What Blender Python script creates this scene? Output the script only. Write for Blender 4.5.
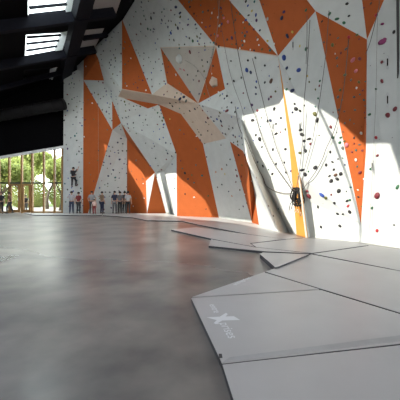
import bpy, bmesh, math, random
from mathutils import Vector, Matrix
from mathutils.bvhtree import BVHTree
from mathutils.geometry import tessellate_polygon
for o in list(bpy.data.objects): bpy.data.objects.remove(o)
S = bpy.context.scene
C = S.collection
rnd = random.Random(7)

# ---------------- camera, world, sun, exposure ----------------
F, CX, HY, H = 300.0, 200.0, 195.0, 1.5
cd = bpy.data.cameras.new('camera'); cam = bpy.data.objects.new('camera', cd); C.objects.link(cam)
cam.location = (0, 0, H); cam.rotation_euler = (math.pi/2, 0, 0)
cd.sensor_width = 36; cd.sensor_fit = 'HORIZONTAL'; cd.lens = F/400*36; cd.shift_y = -5/400
cd.clip_start = .05; cd.clip_end = 500
S.camera = cam
SUN = Vector((.78, .40, -.48)).normalized()
sd = bpy.data.lights.new('sun', 'SUN'); so = bpy.data.objects.new('sun', sd); C.objects.link(so)
sd.energy = 16; sd.angle = math.radians(.45); sd.color = (1, .93, .82)
so.rotation_euler = SUN.to_track_quat('-Z', 'Y').to_euler(); so.location = (-30, -20, 30)
W = bpy.data.worlds.new('world'); S.world = W; W.use_nodes = True
nt = W.node_tree; bg = nt.nodes['Background']
tc = nt.nodes.new('ShaderNodeTexCoord'); sp = nt.nodes.new('ShaderNodeSeparateXYZ'); cr = nt.nodes.new('ShaderNodeValToRGB')
nt.links.new(tc.outputs['Generated'], sp.inputs[0]); nt.links.new(sp.outputs['Z'], cr.inputs[0]); nt.links.new(cr.outputs[0], bg.inputs[0])
cr.color_ramp.elements[0].color = (1, .985, .95, 1); cr.color_ramp.elements[1].color = (.72, .82, 1, 1)
bg.inputs[1].default_value = 14.0
S.view_settings.view_transform = 'Standard'; S.view_settings.look = 'None'
S.view_settings.exposure = -1.0; S.view_settings.gamma = 1

# ---------------- helpers ----------------
def V(px, py, Y): return Vector(((px-CX)/F*Y, Y, H+(HY-py)/F*Y))
def gp(px, py, z=0.0):
    Y = (H-z)*F/(py-HY); return Vector(((px-CX)/F*Y, Y, z))
def mat(name, col, rough=.6, noise=0, nscale=8, metal=0, bump=0, bscale=40, spec=.5, col2=None):
    m = bpy.data.materials.new(name); m.use_nodes = True; n = m.node_tree; b = n.nodes['Principled BSDF']
    b.inputs['Roughness'].default_value = rough; b.inputs['Metallic'].default_value = metal
    b.inputs['Specular IOR Level'].default_value = spec
    t = n.nodes.new('ShaderNodeTexCoord'); z = n.nodes.new('ShaderNodeTexNoise'); z.inputs['Scale'].default_value = nscale
    z.inputs['Detail'].default_value = 5
    n.links.new(t.outputs['Object'], z.inputs['Vector'])
    r = n.nodes.new('ShaderNodeValToRGB')
    c2 = col2 or tuple(max(0, c*(1-noise)) for c in col)
    r.color_ramp.elements[0].position = .35; r.color_ramp.elements[1].position = .65
    r.color_ramp.elements[0].color = (*c2, 1); r.color_ramp.elements[1].color = (*col, 1)
    n.links.new(z.outputs['Fac'], r.inputs[0]); n.links.new(r.outputs[0], b.inputs['Base Color'])
    if bump:
        q = n.nodes.new('ShaderNodeTexNoise'); q.inputs['Scale'].default_value = bscale
        n.links.new(t.outputs['Object'], q.inputs['Vector'])
        u = n.nodes.new('ShaderNodeBump'); u.inputs['Strength'].default_value = bump; u.inputs['Distance'].default_value = .02
        n.links.new(q.outputs['Fac'], u.inputs['Height']); n.links.new(u.outputs[0], b.inputs['Normal'])
    return m
def link(name, bm, m=None, parent=None, smooth=False):
    me = bpy.data.meshes.new(name); bm.to_mesh(me); bm.free()
    if smooth:
        for p in me.polygons: p.use_smooth = True
    if m: me.materials.append(m)
    o = bpy.data.objects.new(name, me); C.objects.link(o)
    if parent: o.parent = parent
    return o
def empty(name, loc=(0, 0, 0), rz=0):
    o = bpy.data.objects.new(name, None); C.objects.link(o); o.location = loc; o.rotation_euler = (0, 0, rz)
    o.empty_display_size = .2
    return o
def tag(o, label=None, cat=None, group=None, kind=None):
    if label: o['label'] = label
    if cat: o['category'] = cat
    if group: o['group'] = group
    if kind: o['kind'] = kind
    return o
def struct(o): o['kind'] = 'structure'; return o
def prism(bm, pts, off):
    a = [bm.verts.new(p) for p in pts]; b = [bm.verts.new(Vector(p)+Vector(off)) for p in pts]
    bm.faces.new(a); bm.faces.new(b[::-1])
    for i in range(len(a)):
        j = (i+1) % len(a); bm.faces.new((a[i], b[i], b[j], a[j]))
    return bm
def tess_prism(bm, pts, off):
    """prism over a concave polygon"""
    pts = [Vector(p) for p in pts]; off = Vector(off)
    a = [bm.verts.new(p) for p in pts]; b = [bm.verts.new(p+off) for p in pts]
    for t in tessellate_polygon([pts]):
        bm.faces.new([a[i] for i in t]); bm.faces.new([b[i] for i in reversed(t)])
    for i in range(len(a)):
        j = (i+1) % len(a); bm.faces.new((a[i], b[i], b[j], a[j]))
    bmesh.ops.recalc_face_normals(bm, faces=bm.faces[:])
    return bm
def box(bm, c, s, M=None):
    r = bmesh.ops.create_cube(bm, size=1, matrix=(M or Matrix()) @ Matrix.Translation(c) @ Matrix.Diagonal((*s, 1)))
    return r
def bar(bm, p, q, w, h, up=Vector((0, 0, 1))):
    p, q = Vector(p), Vector(q); x = (q-p); L = x.length; x.normalize(); y = up.cross(x).normalized(); z = x.cross(y)
    M = Matrix((x, y, z)).transposed().to_4x4(); M.translation = (p+q)/2
    bmesh.ops.create_cube(bm, size=1, matrix=M @ Matrix.Diagonal((L, w, h, 1)))
def tube(bm, pts, r, seg=6, closed=False):
    pts = [Vector(p) for p in pts]; n = len(pts); rings = []
    prev = None
    for i, p in enumerate(pts):
        t = (pts[(i+1) % n]-pts[i-1]) if closed else (pts[min(i+1, n-1)]-pts[max(i-1, 0)])
        t.normalize()
        a = prev if prev is not None else (Vector((0, 0, 1)) if abs(t.z) < .9 else Vector((1, 0, 0)))
        u = (a-t*a.dot(t)).normalized(); prev = u; w = t.cross(u)
        rr = r[i] if isinstance(r, (list, tuple)) else r
        rings.append([bm.verts.new(p+(u*math.cos(2*math.pi*k/seg)+w*math.sin(2*math.pi*k/seg))*rr) for k in range(seg)])
    for i in range(n if closed else n-1):
        A, B = rings[i], rings[(i+1) % n]
        for k in range(seg): bm.faces.new((A[k], A[(k+1) % seg], B[(k+1) % seg], B[k]))
    if not closed: bm.faces.new(rings[0][::-1]); bm.faces.new(rings[-1])
    return bm
def spline(P, n=6):
    P = [Vector(p) for p in P]; out = []
    for i in range(len(P)-1):
        p0 = P[max(i-1, 0)]; p1 = P[i]; p2 = P[i+1]; p3 = P[min(i+2, len(P)-1)]
        for k in range(n):
            t = k/n
            out.append(.5*((2*p1)+(p2-p0)*t+(2*p0-5*p1+4*p2-p3)*t*t+(3*p1-p0-3*p2+p3)*t**3))
    out.append(P[-1]); return out

# ---------------- materials ----------------
M_floor = mat('polished_concrete', (.31, .288, .262), .3, col2=(.15, .146, .14), nscale=.8, bump=.02, bscale=3)
n = M_floor.node_tree; z2 = n.nodes.new('ShaderNodeTexNoise'); z2.inputs['Scale'].default_value = 1.3; z2.inputs['Detail'].default_value = 8
mr = n.nodes.new('ShaderNodeMapRange'); mr.inputs[1].default_value = .3; mr.inputs[2].default_value = .7; mr.inputs[3].default_value = .17; mr.inputs[4].default_value = .40; n.nodes['Principled BSDF'].inputs['Specular IOR Level'].default_value = .75
n.links.new(z2.outputs['Fac'], mr.inputs[0]); n.links.new(mr.outputs[0], n.nodes['Principled BSDF'].inputs['Roughness'])
M_mat = mat('grey_vinyl', (.55, .54, .535), .36, .08, 1.2, bump=.1, bscale=3.5)
M_matedge = mat('dark_vinyl_edge', (.07, .072, .078), .6, .2)
M_seam = mat('dark_seam', (.09, .09, .095), .8, .2)
M_print = mat('white_print', (.85, .86, .87), .6)
def panel_mat(name, col):
    m = mat(name, col, .75, .07, 2.5, spec=.25)
    n = m.node_tree; b = n.nodes['Principled BSDF']; src = b.inputs['Base Color'].links[0].from_socket
    t = n.nodes.new('ShaderNodeTexCoord'); br = n.nodes.new('ShaderNodeTexVoronoi'); br.inputs['Scale'].default_value = 4.2
    br.inputs['Randomness'].default_value = .12
    n.links.new(t.outputs['Object'], br.inputs['Vector'])
    cr = n.nodes.new('ShaderNodeMath'); cr.operation = 'LESS_THAN'; cr.inputs[1].default_value = .07
    n.links.new(br.outputs['Distance'], cr.inputs[0])
    mx = n.nodes.new('ShaderNodeMix'); mx.data_type = 'RGBA'; n.links.new(cr.outputs[0], mx.inputs[0])
    n.links.new(src, mx.inputs[6]); mx.inputs[7].default_value = (*[c*.45 for c in col], 1)
    n.links.new(mx.outputs[2], b.inputs['Base Color'])
    return m
M_white = panel_mat('white_climbing_panel', (.545, .575, .56))
M_orange = panel_mat('orange_climbing_panel', (.40, .095, .020))
M_fin = panel_mat('sunlit_orange_panel', (.62, .27, .05))  # orange fin with the sun's glare painted in as a yellower base colour
M_beige = panel_mat('beige_climbing_panel', (.56, .46, .37))
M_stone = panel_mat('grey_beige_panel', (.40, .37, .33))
M_black = mat('black_ceiling', (.0022, .0022, .003), .9, .3, spec=.08)
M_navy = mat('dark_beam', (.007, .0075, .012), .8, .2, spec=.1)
M_duct = mat('dark_duct', (.006, .006, .007), .6, .2, spec=.2)
M_grey = mat('grey_lining', (.34, .32, .31), .8, .1)
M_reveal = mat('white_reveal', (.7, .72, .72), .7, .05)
M_wood = mat('tan_wood_frame', (.36, .2, .07), .5, .3, 12)
M_dark = mat('dark_metal', (.03, .03, .03), .5, .2)
M_conc = mat('plain_wall', (.3, .3, .3), .8, .1)
M_steel = mat('steel', (.5, .5, .52), .35, .1, metal=1)
M_grass = mat('grass', (.14, .2, .05), .9, .4, 3)
M_pave = mat('pale_paving', (.42, .39, .33), .9, .15, 1)
M_bark = mat('bark', (.12, .09, .06), .9, .4, 9)
M_leaf = mat('leaf_green', (.25, .31, .08), .6, .35, 1.5)
M_leaf2 = mat('leaf_pale', (.36, .40, .12), .6, .35, 1.5)
for m_ in (M_leaf, M_leaf2):
    n = m_.node_tree; tl_ = n.nodes.new('ShaderNodeBsdfTranslucent'); tl_.inputs[0].default_value = (.42, .46, .14, 1); x_ = n.nodes.new('ShaderNodeMixShader'); x_.inputs[0].default_value = .5
    n.links.new(n.nodes['Principled BSDF'].outputs[0], x_.inputs[1]); n.links.new(tl_.outputs[0], x_.inputs[2]); n.links.new(x_.outputs[0], n.nodes['Material Output'].inputs[0])
M_rope = mat('rope_dark', (.11, .10, .095), .9, .3, 60)
M_rope2 = mat('rope_pale', (.3, .3, .28), .9, .3, 60)
M_ropek = mat('rope_black', (.02, .018, .016), .9, .3, 60)
def glass(name, alpha=.12):
    m = bpy.data.materials.new(name); m.use_nodes = True; n = m.node_tree; n.nodes.remove(n.nodes['Principled BSDF'])
    t = n.nodes.new('ShaderNodeBsdfTransparent'); t.inputs[0].default_value = (.94, .97, .95, 1); g = n.nodes.new('ShaderNodeBsdfGlossy'); g.inputs['Roughness'].default_value = .02
    x = n.nodes.new('ShaderNodeMixShader'); x.inputs[0].default_value = alpha
    n.links.new(t.outputs[0], x.inputs[1]); n.links.new(g.outputs[0], x.inputs[2]); n.links.new(x.outputs[0], n.nodes['Material Output'].inputs[0])
    return m
M_glass = glass('window_glass', .06)
mt = bpy.data.materials.new('diffusing_skylight'); mt.use_nodes = True; n = mt.node_tree; n.nodes.remove(n.nodes['Principled BSDF'])
t1 = n.nodes.new('ShaderNodeBsdfTranslucent'); t1.inputs[0].default_value = (.9, .95, .93, 1); n.links.new(t1.outputs[0], n.nodes['Material Output'].inputs[0]); M_sky = mt

# ---------------- climbing wall geometry ----------------
P = {}
def vp(k, x, y, Y): P[k] = V(x, y, Y)
def vb(k, x, Y): P[k] = Vector(((x-CX)/F*Y, Y, 0))
for k, x, Y in [('b0', 63, 24.6), ('b1', 83, 24.5), ('b2', 88, 24.5), ('b3', 127, 25.3), ('b4', 147, 23.6), ('b5', 166, 24.0), ('b5a', 169.5, 22.8),
    ('b5c', 172.5, 23.3), ('b6', 177, 21), ('b7', 219, 19.3), ('b8', 252, 16.3), ('b9', 259, 15.0), ('b10', 266, 13.5), ('b11', 279, 11.6),
    ('b12', 289, 12.2), ('b13', 296.5, 11.4), ('b14', 307, 10.4), ('b15', 310, 10.75), ('b16', 342, 9.8), ('b17', 358, 9.5), ('b18', 372, 9.2),
    ('b19', 397.5, 8.55), ('b20', 430, 7.9)]: vb(k, x, Y)
for r in [('tA', 64, 30, 24.4), ('tB', 84, 30, 22.6), ('tC', 100, -40, 18.0), ('x1', 145, -40, 16.4), ('x1b', 194, -40, 14.0), ('x2', 246, -40, 12.0),
    ('x3', 276, -40, 10.5), ('x4', 357, -40, 8.9), ('x6', 396, -40, 8.05), ('s1', 396, -28, 8.1), ('x7', 430, -40, 7.6),
    ('c1', 83.5, 80, 23.8), ('e1', 104, 80.5, 22.7), ('e2', 98, 58, 21.6), ('f1', 112, 101.5, 22.7), ('f2', 112.4, 130, 23.4), ('g', 121, 123, 22.8),
    ('k1', 127, 139, 24.2), ('l', 155, 172.5, 23.0), ('m', 146, 181, 23.4), ('n1', 160, 172.5, 22.7), ('n2', 164.5, 171, 22.6),
    ('p0', 118, 96.5, 21.6), ('p1', 122, 89, 20.0), ('p3', 152, 94.5, 19.4), ('q', 159, 104.5, 20.6), ('u1', 124, 98.3, 21.5), ('u2', 148, 108.5, 21.1),
    ('r', 176.5, 154, 20.4), ('h', 122, 19, 19.2), ('s', 167, 83, 18.3), ('v', 160.5, 47.5, 17.6), ('w', 216, 46, 14.2), ('y', 198, 103.5, 16.6),
    ('z', 181, 114, 19.0), ('a1', 203, 144, 18.6), ('a2', 226, 138.5, 16.3), ('a3', 225, 89, 14.9), ('a4', 240, 118, 13.4), ('a5', 261, 175, 12.9),
    ('a6', 248, 161, 11.9), ('a7', 243, 151, 14.0), ('a8', 230, 141.5, 15.9), ('a9', 254, 191, 14.2),
    ('A', 278, 56, 11.6), ('fL', 289, 142, 11.5), ('fR', 299, 175, 10.6), ('fB', 304, 200, 10.9),
    ('B', 315.5, 11, 9.7), ('C', 361, 224, 9.6), ('D', 367, 39.5, 8.7), ('E', 366, 150, 9.0)]: vp(*r)
FAC = [  # colour, where it is, corner names
 ('w', 'far left white panel beside the window wall', 'b0 b1 c1 tB tA'),
 ('o', 'orange panel beneath the roof at far left', 'c1 e1 e2 tB'),
 ('o', 'tall dark orange panel at the far left', 'b1 c1 f2 b2'),
 ('w', 'small white wedge between the far left orange panels', 'c1 e1 f1 f2'),
 ('o', 'thin orange sliver at the far left', 'e1 g f2 f1'),
 ('w', 'white shard-shaped panel behind the group of people', 'b2 f2 g k1 b3'),
 ('w', 'white panel left of the slim orange blade', 'tB tC h e2'),
 ('w', 'white panel left of the slim orange blade', 'e2 h p1 p0 e1'),
 ('w', 'white panel left of the slim orange blade', 'e1 p0 g'),
 ('o', 'orange panel crossed by the narrow sunbeam', 'b3 k1 g l m b4'),
 ('w', 'thin white sliver beside the small orange triangle', 'm l b4'),
 ('o', 'small orange triangle at the wall foot', 'b4 l b5'),
 ('w', 'white sliver right of the small orange triangle', 'l n1 b5a b5'),
 ('w', 'white sliver right of the small orange triangle', 'n1 n2 b5c b5a'),
 ('w', 'large white slab below the jutting ledge', 'p0 u1 u2 q r n2 n1 l g'),
 ('w', 'white foot panel left of the broad orange panel', 'n2 r b6 b5c'),
 ('g', 'jutting beige ledge', 'p0 p1 p3 q u1'),
 ('o', 'small orange patch under the beige ledge', 'u1 u2 q'),
 ('o', 'slim orange blade above the ledge', 'h p1 p3'),
 ('w', 'big upper white field', 'h p3 s v'), ('w', 'big upper white field', 'h v tC'), ('w', 'big upper white field', 'tC v w x1'),
 ('g', 'beige overhang in the middle of the wall', 'p3 s y z q'),
 ('g', 'hanging beige triangle', 'v w y'),
 ('o', 'orange strip left of the hanging beige triangle', 'v y s'),
 ('o', 'broad orange panel below the beige overhang', 'q z a1 r'),
 ('o', 'broad orange foot panel with the sunlit lower half', 'r a1 b7 b6'),
 ('g', 'lower beige overhang', 'z y a2 a1'),
 ('o', 'orange corner right of the hanging beige triangle', 'w a3 y'),
 ('w', 'shaded white overhang running down to the right', 'y a3 a4 a6 a7 a8 a2'),
 ('w', 'narrow shaded white band', 'a4 a5 b12 b11 a6'),
 ('o', 'narrow orange leg near the wall middle', 'a8 a7 a6 a9 b9 b8'),
 ('w', 'white sliver right of the narrow orange leg', 'a6 b11 b10 b9 a9'),
 ('w', 'white foot panel right of the broad orange panel', 'a1 a2 a8 b8 b7'),
 ('w', 'white field left of the rope bundle', 'w A fL b13 b12 a5 a4 a3'),
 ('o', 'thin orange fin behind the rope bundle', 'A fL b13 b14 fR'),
 ('w', 'shaded side of the orange fin', 'fR b14 b15 fB'),
 ('w', 'sunlit white field right of the rope bundle', 'A B C b17 b16 b15 fB fR'),
 ('o', 'long orange panel at the right', 'B D E C'),
 ('w', 'far right white panel', 'D s1 b19 b18 b17 C E'),
 ('o', 'top right orange corner', 'D x4 x6 s1'),
 ('w', 'top right white triangle', 'B D x4 x3'),
 ('o', 'orange triangle at the top centre', 'A B x3 x2'),
 ('w', 'white strip at the top centre', 'A x2 x1b'),
 ('o', 'large upper orange panel', 'w A x1b x1'),
 ('w', 'edge panel beyond the dark seam', 'b19 s1 x6 x7 b20'),
]
chain = 'tA tB tC x1 x1b x2 x3 x4 x6 x7'.split()
for k in chain: P['T'+k] = Vector((P[k].x, P[k].y, 18.5))
PS = [(c, nme, [P[k] for k in ks.split()]) for c, nme, ks in FAC]
for a, b in zip(chain[:-1], chain[1:]): PS.append(('w', 'upper wall', [P[a], P[b], P['T'+b], P['T'+a]]))
camp = Vector((0, 0, H))
wall = empty('climbing_wall', (-1.5, 17, 0))
tag(wall, 'tall faceted white and orange indoor climbing wall dotted with holds', 'climbing wall')
tv, tf, tinfo = [], [], []
MC = {'w': M_white, 'o': M_orange, 'g': M_beige}; NC = {'w': 'white_panel', 'o': 'orange_panel', 'g': 'beige_panel'}
def facet_tris(pts):
    # project on screen for a stable triangulation
    q = [Vector(((p.x)/p.y, (p.z-H)/p.y, 0)) for p in pts]
    return tessellate_polygon([q])
for fi, (c, nme, pts) in enumerate(PS):
    bm = bmesh.new(); vs = [bm.verts.new(p) for p in pts]; base = len(tv); tv += pts
    nn = Vector()
    tr = facet_tris(pts)
    for t in tr:
        a, b, d = (pts[i] for i in t); m_ = (b-a).cross(d-a)
        if m_.dot(a-camp) > 0: t = t[::-1]; m_ = -m_
        nn += m_
        bm.faces.new([vs[i] for i in t]); tf.append([base+i for i in t]); tinfo.append(fi)
    nn.normalize()
    # back skin 4 cm behind the climbing face
    back = [bm.verts.new(p-nn*.04) for p in pts]
    for t in tr:
        try: bm.faces.new([back[i] for i in t])
        except ValueError: pass
    for i in range(len(pts)):
        j = (i+1) % len(pts); bm.faces.new((vs[i], vs[j], back[j], back[i]))
    bmesh.ops.recalc_face_normals(bm, faces=bm.faces[:])
    for v in bm.verts: v.co -= wall.location
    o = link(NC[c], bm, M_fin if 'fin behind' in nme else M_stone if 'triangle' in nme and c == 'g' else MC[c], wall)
BV = BVHTree.FromPolygons(tv, tf)
def hit(px, py):
    d = Vector(((px-CX)/F, 1, (HY-py)/F)).normalized(); loc, nr, idx, dist = BV.ray_cast(camp, d)
    if loc is None: return None
    if nr.dot(d) > 0: nr = -nr
    return loc, nr, tinfo[idx]
for a_, b_, t_ in (('v', 'w', 0), ('w', 'A', 0), ('w', 'y', 0), ('v', 's', 0), ('p1', 'p3', 0), ('fR', 'b14', 0)):
    bm = bmesh.new(); tube(bm, [P[a_]-wall.location, P[b_]-wall.location], .022, 6); link('edge_strip', bm, M_beige, wall)
# dark seam strip on the right edge
bm = bmesh.new(); a = V(397.2, -20, 8.02); b = V(399, -20, 7.98); c_ = V(399.2, 72, 8.1); d_ = V(398.3, 78, 8.12)
prism(bm, [p-wall.location for p in (a, b, c_, d_)], (0, .05, 0)); link('joint_strip', bm, M_dark, wall)

# ---------------- room shell ----------------
RB, RC, RA = .42, .25, 9.98
def rz(x, y): return RA+RB*x+RC*y
RN = Vector((-RB, -RC, 1)).normalized()
def rp(px, py, dz=0):
    dx, dz_ = (px-CX)/F, (HY-py)/F
    Y = (RA+dz-H)/(dz_-RB*dx-RC); return Vector((dx*Y, Y, H+dz_*Y))
def onroof(p):  # follow the sunbeam back up to the roof plane
    t = (RA+RB*p.x+RC*p.y-p.z)/(-SUN.z+RB*SUN.x+RC*SUN.y)
    return p-SUN*t
floorpoly = [(0, -26), (26, -10.4), (26, -4), (6.2, 7.6), (12, 26), (-31, 26)]
bm = bmesh.new(); tess_prism(bm, [Vector((x, y, 0)) for x, y in [(0, -26), (30, -8), (30, 26), (-31, 26)]], (0, 0, -.2))
struct(link('floor', bm, M_floor))
bm = bmesh.new(); box(bm, (0, 40, -.3), (300, 300, .15)); struct(link('ground', bm, M_pave))

# roof slab with skylights, plus unseen holes shaped to cast the sun patches
sk = [[(28, -60), (28, 17), (72.5, 17), (86, -60)], [(26, 34), (24, 57), (60, 57), (68.5, 31)], [(24, 70), (23, 82), (52, 80), (57, 67)]]
skt = [[(28, -60), (28, 17), (64, 13), (75, -60)], [(26, 35), (25, 56.5), (54, 51), (60, 33)], [(24, 71), (23, 81), (49, 79), (50, 69)]]
lit = [
 [(242, 116.2), (257, 110), (279, 104), (285.5, 89), (300, 97), (316, 106), (333, 142), (349, 185), (359, 226), (358, 240.8), (342, 239.5), (330, 238.8), (307, 237.2), (296.5, 234.2), (292, 232.5), (281, 205), (268, 176), (252, 138)],
 [(250, 172), (258, 183), (278, 229), (279.5, 233), (266, 227.8), (257, 224), (253, 222), (249, 203), (246, 183)],
 [(320, 108.5), (340, 122), (365, 145.5), (390, 144), (402, 182), (412, 252), (372, 242.8), (359.5, 241), (362, 226), (351, 185), (336, 142)],
 [(164.5, 174), (176.5, 173), (180, 178), (191.5, 187), (205, 200), (212.5, 216.5), (177, 217), (171, 214.5)],
 [(123, 155), (142, 172), (146, 178), (155.5, 173), (148, 211), (143, 195), (129, 171)],
 [(157, 174), (160.5, 174), (169.5, 213), (166, 212.8)],
 [(172, 213.8), (177, 215.5), (219, 217), (252, 220.5), (257, 223.2), (266, 226.5), (279, 231), (281, 232.5), (262, 228.5), (240, 224), (215, 221), (180, 218)],
 [(130, 213.2), (147, 212.9), (166, 213.2), (178, 216.5), (160, 216), (140, 214.4)],
]
slab = [Vector((x, y, rz(x, y))) for x, y in [(0, -26.5), (31, -8.5), (31, 26.5), (-31.4, 26.5)]]
bm = bmesh.new(); prism(bm, slab, Vector((0, 0, .1))); bmesh.ops.recalc_face_normals(bm, faces=bm.faces[:])
ceiling = struct(link('ceiling', bm, M_black))
def cut(obj_, pts, off0, off1):
    bm = bmesh.new(); tess_prism(bm, [p+off0 for p in pts], off1-off0)
    c = link('cutter', bm)
    md = obj_.modifiers.new('cut', 'BOOLEAN'); md.object = c; md.operation = 'DIFFERENCE'; md.solver = 'EXACT'
    bpy.context.view_layer.update(); dg = bpy.context.evaluated_depsgraph_get()
    me = bpy.data.meshes.new_from_object(obj_.evaluated_get(dg)); obj_.modifiers.clear(); obj_.data = me
    bpy.data.objects.remove(c)
for s_ in sk: cut(ceiling, [rp(*p) for p in s_], -RN*.6, RN*.6)
holes = []
for L in lit:
    pts = []
    for (x, y) in L:
        h_ = hit(x, y); g_ = gp(x, y, .06) if y > HY+3 else None
        p = h_[0] if h_ else None
        if g_ is not None and (p is None or g_.y < p.y): p = g_
        pts.append(onroof(p))
    holes.append(pts)
    cut(ceiling, pts, -SUN*.9, SUN*.9)
ceiling.name = 'ceiling'
# skylights in view: deep white-lined shaft, diffusing pane, glazing bars
def lerp(a, b, t): return a+(b-a)*t
for i, s_ in enumerate(sk):
    q = [rp(*p) for p in s_]; T4 = [rp(*p, .35) for p in skt[i]]; up = RN*.4
    e = empty('skylight', q[0]); tag(e, ['bright roof skylight nearest the camera with white side lining', 'second bright roof skylight crossed by three thin bars', 'small dim roof skylight farthest from the camera'][i], 'skylight', kind=None)
    def P0(l): return [p-q[0] for p in l]
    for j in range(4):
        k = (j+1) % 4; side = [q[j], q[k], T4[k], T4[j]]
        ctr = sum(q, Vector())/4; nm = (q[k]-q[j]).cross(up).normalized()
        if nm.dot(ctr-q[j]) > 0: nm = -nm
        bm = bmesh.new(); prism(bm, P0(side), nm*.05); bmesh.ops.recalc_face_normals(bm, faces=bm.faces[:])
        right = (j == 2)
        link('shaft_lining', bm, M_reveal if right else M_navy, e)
    bm = bmesh.new(); prism(bm, P0(T4), RN*.02); pn = link('pane', bm, M_sky if i < 2 else M_duct, e)
    for t in ([.45, .62, .8, .93] if i == 0 else [.02, .3, .62, .93] if i == 1 else [.5]):
        A_, B_ = lerp(T4[0], T4[1], t)-RN*.1, lerp(T4[3], T4[2], t)-RN*.1
        bm = bmesh.new(); bar(bm, A_-q[0], B_-q[0], .09, .12, RN); link('glazing_bar', bm, M_navy, e)
# beams
def beam(pxa, pxb, w, h, label):
    a, b = rp(*pxa), rp(*pxb); a = a-RN*(h/2+.01); b = b-RN*(h/2+.01)
    bm = bmesh.new(); bar(bm, Vector((0, 0, 0)), b-a, w, h, RN); o = link('roof_beam', bm, M_navy); o.location = a
    tag(o, label, 'beam')
beam((-8, 22), (112, 8), .3, .5, 'dark roof beam between the two bright skylights')
beam((-8, 62), (93, 46), .3, .5, 'dark roof beam between second and third skylight')
beam((-8, 88), (78, 66), .3, .3, 'dark roof beam beyond the farthest skylight')
beam((95, -60), (61, 84), .8, .45, 'dark girder running along the right of the skylights')
beam((82, 36), (106, 33), .25, .25, 'thin dark purlin over the pale lining by the wall')
for i, (qd) in enumerate([[(97, -20), (127, -20), (116, 13), (92, 15)], [(84, 30), (104, 28), (93, 51), (75, 53)]]):
    bm = bmesh.new(); pts = [rp(*p) for p in qd]; prism(bm, [p-pts[0] for p in pts], -RN*.02); bmesh.ops.recalc_face_normals(bm, faces=bm.faces[:])
    o = link('ceiling_panel', bm, M_grey); o.location = pts[0]-RN*.005
    tag(o, ['pale grey ceiling panel nearest the camera beside the climbing wall', 'pale grey ceiling panel above the far left of the wall'][i], 'ceiling panel')

# walls
def vwall(name, pts, thick, m=M_conc, top=None):
    a, b = [Vector((x, y, 0)) for x, y in pts]
    ta = Vector((a.x, a.y, (top or rz(a.x, a.y)))); tb = Vector((b.x, b.y, (top or rz(b.x, b.y))))
    bm = bmesh.new(); prism(bm, [a, b, tb, ta], thick); bmesh.ops.recalc_face_normals(bm, faces=bm.faces[:])
    return struct(link(name, bm, m))
vwall('wall_left', [(0, -26), (-30.6, 25)], (-.3, 0, 0), M_conc)
vwall('wall_right', [(6.25, 7.85), (28, -9.5)], (.3, .2, 0), M_conc)
bm = bmesh.new()
back = [P['b0']+Vector((-.1, 1.2, 0)), Vector((-4, 26, 0)), Vector((3, 22, 0)), Vector((12, 13, 0)), Vector((11, 6, 0))]
for a, b in zip(back[:-1], back[1:]): prism(bm, [a, b, b+Vector((0, 0, 22)), a+Vector((0, 0, 22))], (.05, .1, 0))
struct(link('wall_back', bm, M_conc))  # unseen backing, added to stop light leaking through cracks between panels
# front glazed facade behind the camera: posts only, open glass bays
for i in range(7):
    s_ = i*5; x, y = 0+s_, -26+.6*s_
    bm = bmesh.new(); bar(bm, (x, y, 0), (x, y, rz(x, y)), .25, .25, Vector((1, 0, 0))); struct(link('trim_%d' % (i+1), bm, M_dark))
# window wall at the far end
YW = 25.0
def wt(x): return 5.54+(x+11.42)*.167      # height of the window head
XR = P['b0'].x+.05
bm = bmesh.new()
prism(bm, [Vector((-30.6, YW, wt(-30.6))), Vector((XR, YW, wt(XR))), Vector((XR, YW, rz(XR, YW)+.05)), Vector((-30.6, YW, rz(-30.6, YW)+.05))], (0, .3, 0))
bmesh.ops.recalc_face_normals(bm, faces=bm.faces[:]); struct(link('wall_far', bm, M_black))
bm = bmesh.new(); bar(bm, (-30.6, YW-.05, wt(-30.6)-.06), (XR, YW-.05, wt(XR)-.06), .2, .2); struct(link('trim_8', bm, M_reveal))
mx_px = [-24, -12, -1, 9.5, 22, 32.5, 44, 54.7, 62.5]
X = [(p-CX)/F*YW for p in mx_px]
for i in range(len(X)-1):
    bm = bmesh.new(); w_ = X[i+1]-X[i]; fr = bmesh.new()
    for xx in (0,) + ((w_,) if i == len(X)-2 else ()):
        box(fr, (xx, 0, wt(X[i]+xx)/2-.05), (.12, .2, wt(X[i]+xx)-.1))
    wn = struct(link('window_%d' % (i+1), fr, M_wood)); wn.location = (X[i], YW, 0)
    box(bm, (w_/2, -.02, 2.5), (w_, .14, .12)); link('transom', bm, M_dark, wn)
    bm = bmesh.new(); prism(bm, [Vector((0, 0, .1)), Vector((w_, 0, .1)), Vector((w_, 0, wt(X[i+1])-.1)), Vector((0, 0, wt(X[i])-.1))], (0, .012, 0)); link('pane', bm, M_glass, wn)
    if i not in (3, 4): 
        bm = bmesh.new(); box(bm, (w_/2, 0, .08), (w_, .16, .12)); link('sill', bm, M_wood, wn)
for j, (a, b) in enumerate([(10.8, 20.9), (23, 31.6)]):
    xa, xb = (a-CX)/F*YW, (b-CX)/F*YW; w_ = xb-xa
    bm = bmesh.new()
    box(bm, (.08, 0, 1.2), (.16, .1, 2.36)); box(bm, (w_-.08, 0, 1.2), (.16, .1, 2.36)); box(bm, (w_/2, 0, 2.32), (w_-.3, .1, .14)); box(bm, (w_/2, 0, .14), (w_-.3, .1, .24))
    d = struct(link('door_%d' % (j+1), bm, M_wood)); d.location = (xa, YW-.12, .02)
    bm = bmesh.new(); tube(bm, [(w_-.1, -.06, 1.0), (w_-.1, -.12, 1.0), (w_-.1, -.12, 1.25), (w_-.1, -.06, 1.25)], .015); link('door_handle', bm, M_steel, d)
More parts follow.
